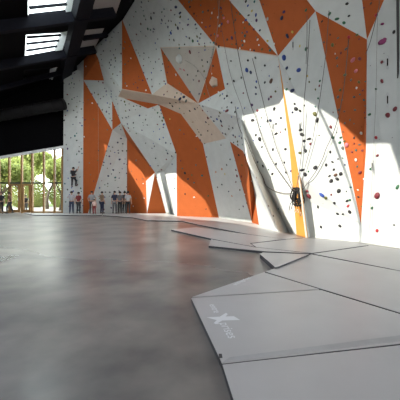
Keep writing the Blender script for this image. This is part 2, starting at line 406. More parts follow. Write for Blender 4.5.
# air duct
bm = bmesh.new(); a, b = V(-30, 121, 24), V(64, 104, 23.6)
tube(bm, [lerp(Vector(), b-a, t/10) for t in range(11)], .45, 20)
for t in range(0, 11): 
    c_ = lerp(Vector(), b-a, t/10); dn = (b-a).normalized()
    if 0 < t < 10: tube(bm, [c_-dn*.03, c_+dn*.03], .48, 20)
o = link('air_duct', bm, M_duct, smooth=True); o.location = a; tag(o, 'round dark air duct under the ceiling above the windows', 'duct')

# ---------------- outdoors ----------------
def tree(x, y, h, seed, ml, label, spread=2.6, n_leaf=2600, lz=.35, ls=1):
    r_ = random.Random(seed); e = empty('leafy_tree', (x, y, -.22)); tag(e, label, 'tree', 'trees outside the windows')
    bm = bmesh.new(); tips = []
    def grow(p, d, L, r, lv):
        q = p+d*L; mid = (p+q)/2+Vector((r_.uniform(-1, 1), r_.uniform(-1, 1), 0))*L*.06
        tube(bm, [p, mid, q], [r, r*.85, r*.65], 7)
        if lv >= 2: tips.append((mid, q))
        if lv < 4:
            for k in range(3 if lv < 3 else 2):
                nd = (d+Vector((r_.uniform(-1, 1), r_.uniform(-1, 1), r_.uniform(-.25, .6)))*.85).normalized()
                grow(q, nd, L*r_.uniform(.55, .8), r*.55, lv+1)
    grow(Vector((0, 0, 0)), Vector((r_.uniform(-.1, .1), 0, 1)), h*lz, h*.025, 0)
    link('trunk', bm, M_bark, e, True)
    bm = bmesh.new()
    for k in range(n_leaf):
        a_, b_ = r_.choice(tips); c_ = lerp(a_, b_, r_.random())+Vector([r_.gauss(0, .28) for _ in range(3)])
        u = Vector([r_.gauss(0, 1) for _ in range(3)]).normalized(); w = u.cross(Vector((r_.random(), r_.random(), r_.random()))).normalized()
        s_ = r_.uniform(.08, .14)*ls
        vs = [bm.verts.new(c_+u*s_*1.6), bm.verts.new(c_+w*s_*.8), bm.verts.new(c_-u*s_*1.6), bm.verts.new(c_-w*s_*.8)]
        bm.faces.new(vs)
    link('foliage', bm, ml, e)
tl = [(-21.3, 32, 6.5, 'leafy green tree seen through the leftmost panes'), (-24.5, 41, 8.5, 'leafy green tree seen above the left glazed door'), (-18.8, 37, 8.5, 'tree with a forking trunk seen right of the doors'),
      (-15.4, 33, 7, 'thin branching tree seen through the rightmost panes'), (-38, 57, 13, 'taller background tree at the far left'), (-31, 54, 14, 'taller background tree behind the doors'), (-25, 60, 14, 'taller background tree at the right')]
for i, (x, y, h, lb) in enumerate(tl): tree(x, y, h, 20+i, M_leaf2 if i % 2 else M_leaf, lb, n_leaf=12000 if i != 3 else 5000, lz=.27, ls=1 if i < 4 else 2.2)
for i, (x, lb) in enumerate([(-29.5, 'bushy hedge shrub at the far left outside'), (-24, 'bushy hedge shrub behind the left door'), (-18.5, 'bushy hedge shrub behind the right door')]):
    e = empty('hedge_shrub', (x, 42, -.22)); tag(e, lb, 'shrub', 'shrubs outside the windows'); r_ = random.Random(60+i); bm = bmesh.new()
    for k in range(13000):
        d = Vector([r_.gauss(0, 1) for _ in range(3)]).normalized(); c_ = Vector((d.x*2.7, d.y*1.2, 1.8+d.z*2.2))*(1 if r_.random() < .7 else r_.uniform(.5, 1)); c_.z = max(.05, c_.z)
        u = Vector([r_.gauss(0, 1) for _ in range(3)]).normalized(); w = u.cross(d).normalized(); s_ = r_.uniform(.07, .12)
        bm.faces.new([bm.verts.new(c_+u*s_), bm.verts.new(c_+w*s_*.6), bm.verts.new(c_-u*s_), bm.verts.new(c_-w*s_*.6)])
    link('foliage', bm, M_leaf2 if i % 2 else M_leaf, e)
    bm = bmesh.new(); tube(bm, [(0, 0, 0), (.05, 0, 1.4)], [.09, .05], 7); link('stem', bm, M_bark, e)
bm = bmesh.new(); box(bm, (0, 0, .0), (60, 14, .1)); o = link('grass_verge', bm, M_grass); o.location = (-25, 52, -.19); struct(o)
e = empty('garden_wall', (-14.2, 37, -.22)); tag(e, 'pale pinkish low outdoor wall seen behind the right panes', 'wall')
bm = bmesh.new(); box(bm, (0, 0, 1.6), (5.2, .3, 3.2)); link('wall_body', bm, mat('pale_render', (.62, .55, .5), .9, .1), e)
bm = bmesh.new(); box(bm, (0, 0, 3.24), (5.3, .4, .08)); link('coping', bm, M_pave, e)

# ---------------- mats ----------------
def fmat(pts, label, hgt=.06, z0=0, edge=None):
    q = [gp(x, y, hgt+z0) for x, y in pts]; q = [Vector((p.x, p.y, 0)) for p in q]; o0 = q[0]
    ctr = sum(q, Vector())/len(q)
    q = [p+(ctr-p).normalized()*.012 for p in q]
    e = empty('floor_mat', (o0.x, o0.y, z0)); tag(e, label, 'mat', 'grey crash mats on the floor')
    bm = bmesh.new(); tess_prism(bm, [p-Vector((o0.x, o0.y, 0))+Vector((0, 0, hgt-.006)) for p in q], (0, 0, .006)); link('top_cover', bm, M_mat, e)
    bm = bmesh.new(); tess_prism(bm, [p-Vector((o0.x, o0.y, 0))+Vector((0, 0, .001)) for p in q], (0, 0, hgt-.008)); link('side_band', bm, edge or M_matedge, e)
    return e, o0
M1, o1 = fmat([(221, 364.5), (400, 344.5), (470, 336.7), (640, 317.7), (640, 470), (254, 470)], 'front grey floor mat cut off by the lower edge of the picture')
M2, o2 = fmat([(190.5, 298), (321, 289.7), (465, 333.5), (400, 343.8), (221, 363.7)], 'grey floor mat with the large white printed logo')
M3, o3 = fmat([(191.5, 297), (264, 272), (320, 289)], 'triangular grey mat with a small faint white print', .05, edge=M_mat)
fmat([(264.5, 271.3), (279, 266.7), (311, 254.2), (400, 271), (480, 286), (640, 316), (475, 335.5), (321, 288.8)], 'large pale mat right of the small raised wedge mat')
fmat([(208.2, 245.6), (211, 239.2), (255, 247.2), (309.5, 253.2), (265, 251.2)], 'long narrow mat with a dark leading edge')
fmat([(171, 229.5), (196, 227), (250, 234.6), (285, 239), (250, 243.2), (255, 246.8), (212, 238.7)], 'grey mat with a dark edge pointing left')
fmat([(251, 243.6), (286, 239.4), (304, 238), (345, 240.4), (369, 245), (312, 253), (256, 247)], 'pale mat at the foot of the orange fin')
fmat([(313, 253.6), (371, 245.3), (440, 255), (575, 268), (640, 276), (640, 315), (480, 285.5), (400, 270.6)], 'pale mat at the right below the white panels')
fmat([(196, 224), (182, 220.8), (147, 220.2), (132, 217.2), (103, 215.2), (103, 213.4), (166, 213.4), (177, 216), (219, 217.7), (256, 223.8), (279, 232), (303, 237.6), (286, 239), (250, 234.2)], 'long thin mat along the sunlit foot of the wall')
fmat([(25, 213.1), (33, 214.9), (102, 215.1), (102, 213.4)], 'far mat below the windows and the left panels')
fmat([(259.5, 253.8), (262.5, 252.3), (309, 254.1), (279, 266.2), (275, 267)], 'small raised wedge mat with a light striped side', .1)
# stitched seam flap along the near seam of the logo mat
bm = bmesh.new()
a, b, c_, d_ = [gp(*p, .062)-Vector((o2.x, o2.y, 0)) for p in ((230, 357.5), (440, 330.5), (440, 336.5), (222.5, 362.8))]
prism(bm, [a, b, c_, d_], (0, 0, .004)); link('seam_flap', bm, mat('flap_vinyl', (.47, .47, .475), .5, .1), M2)
bm = bmesh.new(); t0 = gp(220.3, 364.5, .0)-Vector((o2.x, o2.y, 0)); box(bm, (t0.x+.004, t0.y+.03, .031), (.03, .07, .06)); link('corner_tab', bm, M_matedge, M2)
# folds near the right edge of the front mat
for (x0, y0, x1_, y1_) in [(341, 357, 356, 370), (362, 353, 388, 369), (378, 352, 397, 360), (388, 350, 410, 357)]:
    bm = bmesh.new(); p, q = gp(x0, y0, .06)-o1, gp(x1_, y1_, .06)-o1; tube(bm, [p, lerp(p, q, .3), lerp(p, q, .7), q], [.001, .007, .005, .001], 10)
    for v in bm.verts: v.co.z = .058+(v.co.z-.06)*.5
    link('fold', bm, M_mat, M1, True)
# printed logo on the mats: word, slanted figure, word
def word(txt, p, ang, size, parent, o0, sx=1):
    cu = bpy.data.curves.new('print', 'FONT'); cu.body = txt; cu.size = size; cu.extrude = .0008; cu.align_x = 'CENTER'; cu.align_y = 'CENTER'
    ob = bpy.data.objects.new('print', cu); C.objects.link(ob); bpy.context.view_layer.update()
    me = bpy.data.meshes.new_from_object(ob.evaluated_get(bpy.context.evaluated_depsgraph_get())); bpy.data.objects.remove(ob)
    o = bpy.data.objects.new('printed_logo', me); C.objects.link(o); me.materials.append(M_print); o.parent = parent
    o.location = (p.x-o0.x, p.y-o0.y, .0625); o.rotation_euler = (0, 0, ang); o.scale = (sx, 1, 1)
pa, pb = gp(213, 306, .06), gp(233, 338, .06); dv = pb-pa; ang = math.atan2(dv.y, dv.x)
L_ = dv.length
word('entre', lerp(pa, pb, .10), ang, L_*.15, M2, o2); word('prises', lerp(pa, pb, .80), ang, L_*.18, M2, o2)
u = dv.normalized(); w = Vector((-u.y, u.x, 0)); c0 = lerp(pa, pb, .42)-Vector((o2.x, o2.y, 0)); c0.z = .0622
bm = bmesh.new()
for poly in ([(-.03, -.42), (.10, -.12), (.13, .55), (.0, .45), (-.02, .0)], [(.0, -.05), (-.13, .28), (-.08, .30), (.07, .05)], [(.05, -.1), (.16, -.30), (.2, -.26), (.1, .02)]):
    c0.z += .0004; tess_prism(bm, [c0+u*a*L_+w*b*L_*.42 for a, b in poly], (0, 0, .001))
link('printed_figure', bm, M_print, M2)
pa, pb = gp(231, 287, .05), gp(252, 277, .05); dv2 = pb-pa
word('entreprises', lerp(pa, pb, .5), math.atan2(dv2.y, dv2.x), dv2.length*.17, M3, o3)
bpy.context.view_layer.update()

# ---------------- holds ----------------
COL = {'navy': (.02, .03, .09), 'blue': (.02, .06, .3), 'green': (.03, .12, .06), 'teal': (.02, .13, .14), 'black': (.015, .015, .018), 'grey': (.12, .13, .12), 'maroon': (.16, .02, .03), 'red': (.4, .02, .03),
       'pink': (.6, .18, .22), 'magenta': (.25, .03, .13), 'yellow': (.55, .42, .08), 'olive': (.12, .12, .03), 'purple': (.08, .03, .12), 'brown': (.12, .06, .04), 'white': (.7, .7, .68), 'orange': (.6, .22, .08)}
HM = {k: mat(k+'_resin', v, .55, .15, 20) for k, v in COL.items()}
hmesh = {}
def hold_mesh(col, var):
    if (col, var) in hmesh: return hmesh[(col, var)]
    r_ = random.Random(100+var); bm = bmesh.new(); bmesh.ops.create_icosphere(bm, subdivisions=2, radius=1)
    ax = [Vector([r_.gauss(0, 1) for _ in range(3)]).normalized() for _ in range(5)]; am = [r_.uniform(-.3, .35) for _ in range(5)]
    for v in bm.verts:
        s_ = 1+sum(a*max(0, v.co.normalized().dot(x))**2 for a, x in zip(am, ax)); v.co *= s_
        v.co.y *= .62+.12*(var % 3); v.co.z = v.co.z*.62 if v.co.z > 0 else v.co.z*.08
        if v.co.xy.length < .3 and v.co.z > 0: v.co.z -= .18      # bolt recess
    me = bpy.data.meshes.new('climbing_hold'); bm.to_mesh(me); bm.free(); me.materials.append(HM[col])
    for p in me.polygons: p.use_smooth = True
    hmesh[(col, var)] = me; return me
man = """256 15 blue 2;252 11 yellow 1.4;267.5 19 white 1.7;282 18 navy 3;284 12 purple 2;287.5 36 navy 3;292.5 32 yellow 1.8;306 10 green 1.6;259 45 white 1.3;267.5 41 yellow 1.5
300 46 yellow 1.6;306 49 green 2;284 58 blue 3.2;287 68 navy 2.6;299 70 blue 3;290 79 olive 1.8;307.5 76 yellow 1.3;292 90.5 navy 2.4;247 70 blue 3.2;251 72.5 navy 2;231 61 grey 1.6
265 65.5 black 1.6;271 81 brown 2.6;265 82.5 black 1.8;234 81 black 1.6;256 87.5 navy 1.8;256 94 navy 1.5;271 97 maroon 1.6;269 99 purple 2;252 105 purple 2;227 111 maroon 3;257.5 110.5 maroon 2
274.5 109 black 2;281 118 black 2;252.5 120.5 black 2.4;267.5 121 black 2;270.5 120.5 navy 2.2;276 124 grey 1.6;294.5 104 black 1.8;296 109 black 2.6;300 111 black 2;315 114 olive 3;317 120 black 2.6
300.5 130 black 2.6;302 134.5 black 2.6;309 139 black 2.6;304 141 black 2;260 139 black 2.4;256 135 black 1.8;276 134 black 2;262 147 black 1.6;273 149.5 black 1.7;285.5 149 black 1.7;300 153 olive 2.6
305.5 151 black 2.2;263 166 black 1.9;272.5 174 black 1.8;276 164 black 1.5;284.5 162.5 black 1.6;286 172.5 black 1.6;302 170 black 2.8;305 174.5 black 2.6;315 167.5 black 2.4;331 127 maroon 2.6
333 137.5 green 2;341 137.5 green 2;340 142.5 green 2;343 148 grey 2;330.5 152 black 2.2;326 165 black 1.9;332.5 162 black 1.9;334 169.5 black 1.8;341 174 black 2.4;335.5 175 brown 2.8
337 179 black 2.2;329.5 176 black 1.8;331 181 black 2.4;339 191 black 2.4;307.5 191 maroon 2.4;309 196 maroon 3;322 195 blue 3.6;326 198 olive 2.2;334.5 203 black 1.6;350 200 green 2.2;347 201 black 1.8
348 206 red 2.2;349.5 212 black 2.2;337.5 214 black 1.7;343 214 black 1.7;340 226 black 2;318 207 black 2;321 227 black 1.8;377 195.5 maroon 3.6;377.5 155.5 maroon 2.2;371 169 green 2;397.5 187 green 3
372 208 green 2;377 230.5 red 2;394 225 grey 1.8;354 97 grey 1.5;359.5 144.5 grey 1.5;360 172.5 maroon 2.2;347 145 pink 2.4;352 152 maroon 1.6;356 160 white 1.8;358 190 white 1.4;395 109 maroon 2.8;388 115 maroon 2.6
369.5 114.5 green 2.2;376 137.5 red 2;382 81 maroon 2.6;376 89 green 1.4;347 4 black 1.7;349 16 black 1.8;329.5 14 green 2;337 19 green 2.6;344 23 green 2;349 37 red 1.8;357 35 olive 2;332.5 45 olive 2.2
346 49 grey 2;353 60 pink 2.8;359.5 59 maroon 2;356 71 pink 2.8;345 75 olive 2;351 80 grey 1.6;359 82 olive 1.8;376 15 red 1.8;382.5 24 magenta 2.2;382 42 magenta 4;385 39 magenta 2.2;394 32 black 2;382 62 maroon 1.6
320 81 green 1.8;307 48 grey 1.5;338 38 grey 1.5;337 58 grey 1.6;340 90 olive 1.5;342 100 grey 1.5;355 110 grey 1.4;350 120 grey 1.4;338 97 grey 1.7;245 155 maroon 1.6;256 178 maroon 1.4;268 206 brown 1.4;273 216 black 1.5
190 7 black 1.6;180 13 navy 1.8;188 25 purple 2;178 28 navy 2;168 27 navy 1.8;171 33 blue 2;193 41 green 1.9;200 38 grey 1.8;174 40 grey 1.6;162 20 navy 1.8;154 13 black 1.6;151 18 black 1.9;162 12 green 1.5;148 29 green 1.7;154 29 navy 1.8
141 24 brown 1.6;176 7 navy 2;206 27 purple 1.8;203 12 grey 1.8;221 8 purple 1.8;224 18 pink 1.7;228 22 pink 1.8;222 24 purple 1.8;232 38 purple 2;247 32 purple 1.7;212 13 white 1.4;218 36 pink 1.4;240 14 green 1.5;246 20 blue 1.6
180 99 navy 3;184 97 navy 2.4;186 101 grey 2;177 93 green 1.5;170 103 black 1.5;190 52 maroon 2.6;202 60 grey 1.5;199 81 maroon 1.4;206 78 grey 1.4;190 92 black 1.4;184 70 pink 1.8;180 69 pink 1.4;213 66 black 1.4
161 110 blue 1.7;170 119 yellow 1.2;180 130 grey 1.8;184 134 maroon 1.3;185 173 black 1.7;192 175 olive 1.7;188 179 black 1.5;185 194 black 1.4;196 165 grey 1.4;208 118 maroon 1.7;206 122 navy 1.7;214 121 navy 1.5;199 132 black 1.2
227 96 black 1.7;221 121 navy 1.6;229 129 grey 1.6;235 112 grey 1.4;233 128 black 1.5;242 138 black 1.4;238 145 grey 1.4;216 172 orange 1.4;222 169 orange 1.4;225 174 yellow 1.2;236 170 maroon 1.4;237 176 maroon 1.5;236 182 maroon 1.3;240 190 brown 1.2;232 196 orange 1.2"""
wants = []
for t in man.replace('\n', ';').split(';'):
    x, y, c, s_ = t.split(); wants.append((float(x), float(y), c, float(s_)))
def inside(x, y, poly):
    r_ = False
    for i in range(len(poly)):
        x1, y1 = poly[i]; x2, y2 = poly[i-1]
        if (y1 > y) != (y2 > y) and x < (x2-x1)*(y-y1)/(y2-y1)+x1: r_ = not r_
    return r_
dens = {0: .06, 3: .07, 5: .075, 6: .05, 7: .05, 8: .07, 14: .045, 19: .05, 20: .045, 21: .035, 2: .012, 9: .022, 1: .006, 18: .05, 22: .04, 23: .03, 27: .045, 29: .05,
        25: .008, 26: .01, 24: .02, 33: .012, 43: .02, 44: .035, 42: .006, 31: .03, 34: .006, 37: .006, 38: .015, 15: .02, 12: .02, 40: .01, 28: .02}
pal_w = ['navy', 'black', 'black', 'green', 'teal', 'navy', 'maroon', 'grey', 'purple', 'olive', 'blue']; pal_o = ['grey', 'black', 'olive', 'white', 'maroon', 'brown', 'teal']
cnt = 0
for tries in range(60000):
    x, y = rnd.uniform(64, 400), rnd.uniform(-8, 210)
    h_ = hit(x, y)
    if not h_ or h_[2] >= len(FAC): continue
    d = dens.get(h_[2], 0)
    if rnd.random() > d*8: continue
    if h_[0].z > rz(h_[0].x, h_[0].y)-.2: continue
    if any((x-a)**2+(y-b)**2 < (2.6 if d > .03 else 4.5)**2 for a, b, _, _ in wants): continue
    if rnd.random() > .5: continue
    small = x < 160
    wants.append((x, y, rnd.choice(pal_o if FAC[h_[2]][0] == 'o' else pal_w), rnd.uniform(.8, 1.35) if small else rnd.uniform(1.0, 1.6))); cnt += 1
    if cnt > 620: break
items = []
for i, (x, y, c, s_) in enumerate(wants):
    h_ = hit(x, y)
    if (x-179.5)**2+(y-59)**2 < 49 or (x-214)**2+(y-82)**2 < 64: continue
    if h_ and h_[2] < len(FAC): items.append((s_, x, y, c, h_))
order = sorted(range(len(items)), key=lambda i: -items[i][0]); keep = set(order[:298])
def place(i, it):
    s_, x, y, c, (loc, nr, fi) = it
    M = nr.to_track_quat('Z', 'Y').to_matrix().to_4x4() @ Matrix.Rotation(rnd.uniform(0, 6.28), 4, 'Z') @ Matrix.Scale(s_*.5/F*loc.y*(1.9 if x > 215 else 1.6), 4)
    M.translation = loc+nr*.004; return M
grp = {}
for i, it in enumerate(items):
    if i in keep: grp.setdefault((it[4][2], it[3]), []).append(i)
ORD = ['topmost', 'second from the top', 'third from the top', 'fourth from the top', 'fifth from the top', 'sixth from the top', 'seventh from the top', 'eighth from the top', 'ninth from the top', 'tenth from the top']
def ordinal(k):
    one = ['', 'first', 'second', 'third', 'fourth', 'fifth', 'sixth', 'seventh', 'eighth', 'ninth']; teen = 'tenth eleventh twelfth thirteenth fourteenth fifteenth sixteenth seventeenth eighteenth nineteenth'.split(); k += 1
    if k < 10: return one[k]
    if k < 20: return teen[k-10]
    return ['twentieth', 'thirtieth', 'fortieth', 'fiftieth'][k//10-2] if k % 10 == 0 else ['twenty', 'thirty', 'forty', 'fifty'][k//10-2]+'-'+one[k % 10]
byname = {}
for (fi, c), l in grp.items(): byname.setdefault((FAC[fi][1], c), []).extend(l)
PANELNAME = FAC
for (nm, c), l in byname.items():
    l.sort(key=lambda i: items[i][2])
    for r_, i in enumerate(l):
        o = bpy.data.objects.new('climbing_hold', hold_mesh(c, i % 5)); C.objects.link(o); o.matrix_world = place(i, items[i])
        if len(l) == 1: lb = 'only %s hold on the %s' % (c, nm)
        elif r_ == 0: lb = 'topmost %s hold on the %s' % (c, nm)
        elif r_ == len(l)-1: lb = 'lowest %s hold on the %s' % (c, nm)
        else: lb = '%s %s hold down the %s' % (ordinal(r_), c, nm)
        tag(o, lb, 'climbing hold', 'climbing holds on the %s' % nm)
bm = bmesh.new(); stuffmats = []
me_all = bpy.data.meshes.new('climbing_hold'); names = list(COL); 
for k in names: me_all.materials.append(HM[k])
for i, it in enumerate(items):
    if i in keep: continue
    src = hold_mesh(it[3], i % 5); M = place(i, it); n0 = len(bm.faces)
    bm.from_mesh(src); bm.verts.ensure_lookup_table(); bm.faces.ensure_lookup_table()
    for f in bm.faces[n0:]: f.material_index = names.index(it[3]); f.smooth = True
    for v in bm.verts[-len(src.vertices):]: v.co = M @ v.co
bm.to_mesh(me_all); bm.free(); o = bpy.data.objects.new('climbing_hold', me_all); C.objects.link(o)
tag(o, 'tiniest scattered climbing holds across the whole faceted wall', 'climbing holds', kind='stuff')

# bigger volumes bolted to the wall
def volume(px, py, rad, m, name, label, sides=6, depth=.45):
    loc, nr, fi = hit(px, py); R_ = rad/F*loc.y; bm = bmesh.new(); ring = []
    for k in range(sides):
        a = 2*math.pi*k/sides+.3; ring.append(bm.verts.new((math.cos(a)*R_, math.sin(a)*R_, 0)))
    ring2 = [bm.verts.new((v.co.x*.55, v.co.y*.55, R_*depth)) for v in ring]
    bm.faces.new(ring[::-1]); bm.faces.new(ring2)
    for k in range(sides): bm.faces.new((ring[k], ring[(k+1) % sides], ring2[(k+1) % sides], ring2[k]))
    bmesh.ops.bevel(bm, geom=bm.edges[:], offset=R_*.05, segments=2, affect='EDGES')
    o = link(name, bm, m); o.matrix_world = Matrix.Translation(loc+nr*.01) @ nr.to_track_quat('Z', 'Y').to_matrix().to_4x4(); tag(o, label, 'climbing volume')
volume(179.5, 59, 4.6, M_white, 'climbing_volume', 'round white climbing volume on the hanging beige triangle', 14, .6)
volume(214, 82, 6.0, M_beige, 'climbing_volume', 'faceted beige climbing volume on the orange corner', 5, .6)
volume(227, 222, .1, M_white, 'climbing_volume', 'x') if False else None

# ---------------- ropes ----------------
def rope(pts, r, label, m=M_rope, off=.09):
    q = []
    for k, (x, y) in enumerate(spline([Vector((a, b, 0)) for a, b in pts], 8)[:] and [(p.x, p.y) for p in spline([Vector((a, b, 0)) for a, b in pts], 8)]):
        h_ = hit(x, y)
        if h_: q.append(h_[0]+h_[1]*off)
    if len(q) < 2: return
    for _ in range(6): q = [q[0]]+[q[i]*.5+(q[i-1]+q[i+1])*.25 for i in range(1, len(q)-1)]+[q[-1]]
    bm = bmesh.new(); o0 = q[0].copy(); tube(bm, [p-o0 for p in q], r*.8, 6); o = link('climbing_rope', bm, m, None, True); o.location = o0
    tag(o, label, 'rope', 'ropes on the climbing wall')
rope([(296, 192), (285, 178), (272, 158), (260, 128), (250, 98), (240, 55), (232, 2)], .017, 'dark rope sweeping from the bundle to the upper left')
rope([(297, 192), (288, 172), (278, 148), (270, 122), (262, 90), (254, 58)], .015, 'rope running up left of the orange fin')
rope([(296, 193), (284, 193), (272, 189), (261, 178), (251, 158), (243, 135), (236, 108)], .017, 'lowest slack rope curving left from the bundle')
rope([(299, 190), (301, 160), (303, 140), (305, 110), (309, 70), (312, 20)], .014, 'rope rising almost straight from the bundle')
rope([(300, 191), (306, 165), (313, 140), (320, 110), (327, 60), (330, 12)], .013, 'rope rising to the top right of the bundle')
rope([(301, 192), (312, 178), (320, 165), (328, 148), (337, 128), (345, 90), (350, 40)], .016, 'rope leaning right from the bundle toward the long orange panel')
rope([(371, 242), (372, 225), (373, 205), (375, 150), (377, 100), (378, 10)], .009, 'thin straight rope hanging on the far right white panel', M_rope2)
rope([(367, 55), (372, 40), (379, 10), (381, -8)], .012, 'short dark rope at the top right orange corner')
rope([(221, -5), (219, 30), (214, 52), (212, 72)], .012, 'rope hanging down the large upper orange panel', M_rope2)
rope([(218, -5), (225, 40), (232, 75), (243, 110), (247, 130)], .010, 'rope crossing from the orange panel to the shaded white overhang')
rope([(309, 15), (309, 40), (308, 64)], .011, 'short dark rope high on the white field')
rope([(186, 60), (196, 66), (205, 77), (208, 88), (212, 100)], .012, 'pale rope looping below the hanging beige triangle', M_rope2)
rope([(99, 88), (99, 150), (99, 205)], .010, 'thin rope at the far left of the wall', M_rope2)
rope([(214, 48), (207.5, 76)], .012, 'pale cord on the right rim of the hanging beige triangle', M_rope2, .03)
# rope bundle: bunched coils with hanging loops
hb = hit(298.5, 196); c0 = hb[0]+Vector((-.12, -.16, 0)); e = empty('rope_bundle', c0); e.scale = (1.3, 1.3, 1.35); tag(e, 'dark bunch of coiled climbing ropes hanging from the orange fin', 'rope bundle')
rb = random.Random(4)
for k in range(13):
    L = rb.uniform(.32, .5); wd = rb.uniform(.05, .13); cx, cy = rb.uniform(-.11, .11), rb.uniform(-.05, .08); pts = []
    for t in range(16):
        a = 2*math.pi*t/16; pts.append((cx+math.sin(a)*wd*(1.1-.5*math.cos(a)), cy+.03*math.cos(a*2+k), -L/2+.22+math.cos(a)*L/2))
    bm = bmesh.new(); tube(bm, pts, .017, 6, True); link('rope_coil', bm, M_ropek, e, True)
bm = bmesh.new(); tube(bm, [(math.cos(2*math.pi*t/12)*.09, math.sin(2*math.pi*t/12)*.07, .14) for t in range(12)], .022, 6, True); link('wrap', bm, M_ropek, e, True)
for k in range(6):
    x, y = -.18+.07*k, rb.uniform(-.04, .03); bm = bmesh.new(); l = rb.uniform(.1, .26)
    tube(bm, [(x*.6, y, -.12), (x, y-.02, -.2), (x*1.15, y, -.2-l)], .010, 5); s_ = link('sling', bm, M_ropek, e, True)
    bm = bmesh.new(); cz = -.25-l; tube(bm, [(x*1.15+.026*math.sin(2*math.pi*t/10), y, cz+.05*math.cos(2*math.pi*t/10)) for t in range(10)], .007, 5, True); link('carabiner', bm, M_steel, s_, True)
# quickdraws
for i, (x, y, l, lb) in enumerate([(388, 59, .2, 'upper dark quickdraw on the far right white panel'), (388, 96, .22, 'lower dark quickdraw on the far right white panel'),
     (300, 124, .26, 'quickdraw on the sunlit white field right of the fin'), (304, 146, .2, 'quickdraw just above the rope bundle'), (274, 124, .2, 'quickdraw on the white field left of the fin'), (294, 42, .2, 'quickdraw near the apex of the fin'),
     (373, 163, .16, 'small quickdraw beside the lower part of the orange panel')]):
    loc, nr, fi = hit(x, y); e = empty('quickdraw', loc+nr*.05); tag(e, lb, 'quickdraw', 'quickdraws on the climbing wall')
    bm = bmesh.new(); box(bm, (0, 0, -l/2), (.03, .012, l)); link('strap', bm, M_ropek, e)
    for z in (.04, -l-.04):
        bm = bmesh.new(); tube(bm, [(.025*math.sin(2*math.pi*t/10), 0, z+.05*math.cos(2*math.pi*t/10)) for t in range(10)], .007, 5, True); link('carabiner', bm, M_steel, e, True)

# ---------------- people ----------------
def skin_mesh(verts, edges, radii, sub=1, root=0):
    me = bpy.data.meshes.new('t'); me.from_pydata([tuple(v) for v in verts], edges, []); o = bpy.data.objects.new('t', me); C.objects.link(o)
    md = o.modifiers.new('s', 'SKIN'); md.use_smooth_shade = True
    for i, d in enumerate(me.skin_vertices[0].data):
        r = radii[i]; d.radius = r if isinstance(r, tuple) else (r, r); d.use_root = (i == root)
    if sub: sm = o.modifiers.new('u', 'SUBSURF'); sm.levels = sub; sm.render_levels = sub
    bpy.context.view_layer.update()
    out = bpy.data.meshes.new_from_object(o.evaluated_get(bpy.context.evaluated_depsgraph_get()))
    bpy.data.objects.remove(o); return out
def mcol(name, c, rough=.8): return mat(name, c, rough, .1, 15)
M_skinA = mcol('skin_tone', (.5, .3, .21), .5); M_hair = mcol('dark_hair', (.02, .015, .012)); M_shoe = mcol('dark_shoes', (.03, .03, .03)); M_eye = mcol('eye_dark', (.02, .02, .02), .3)
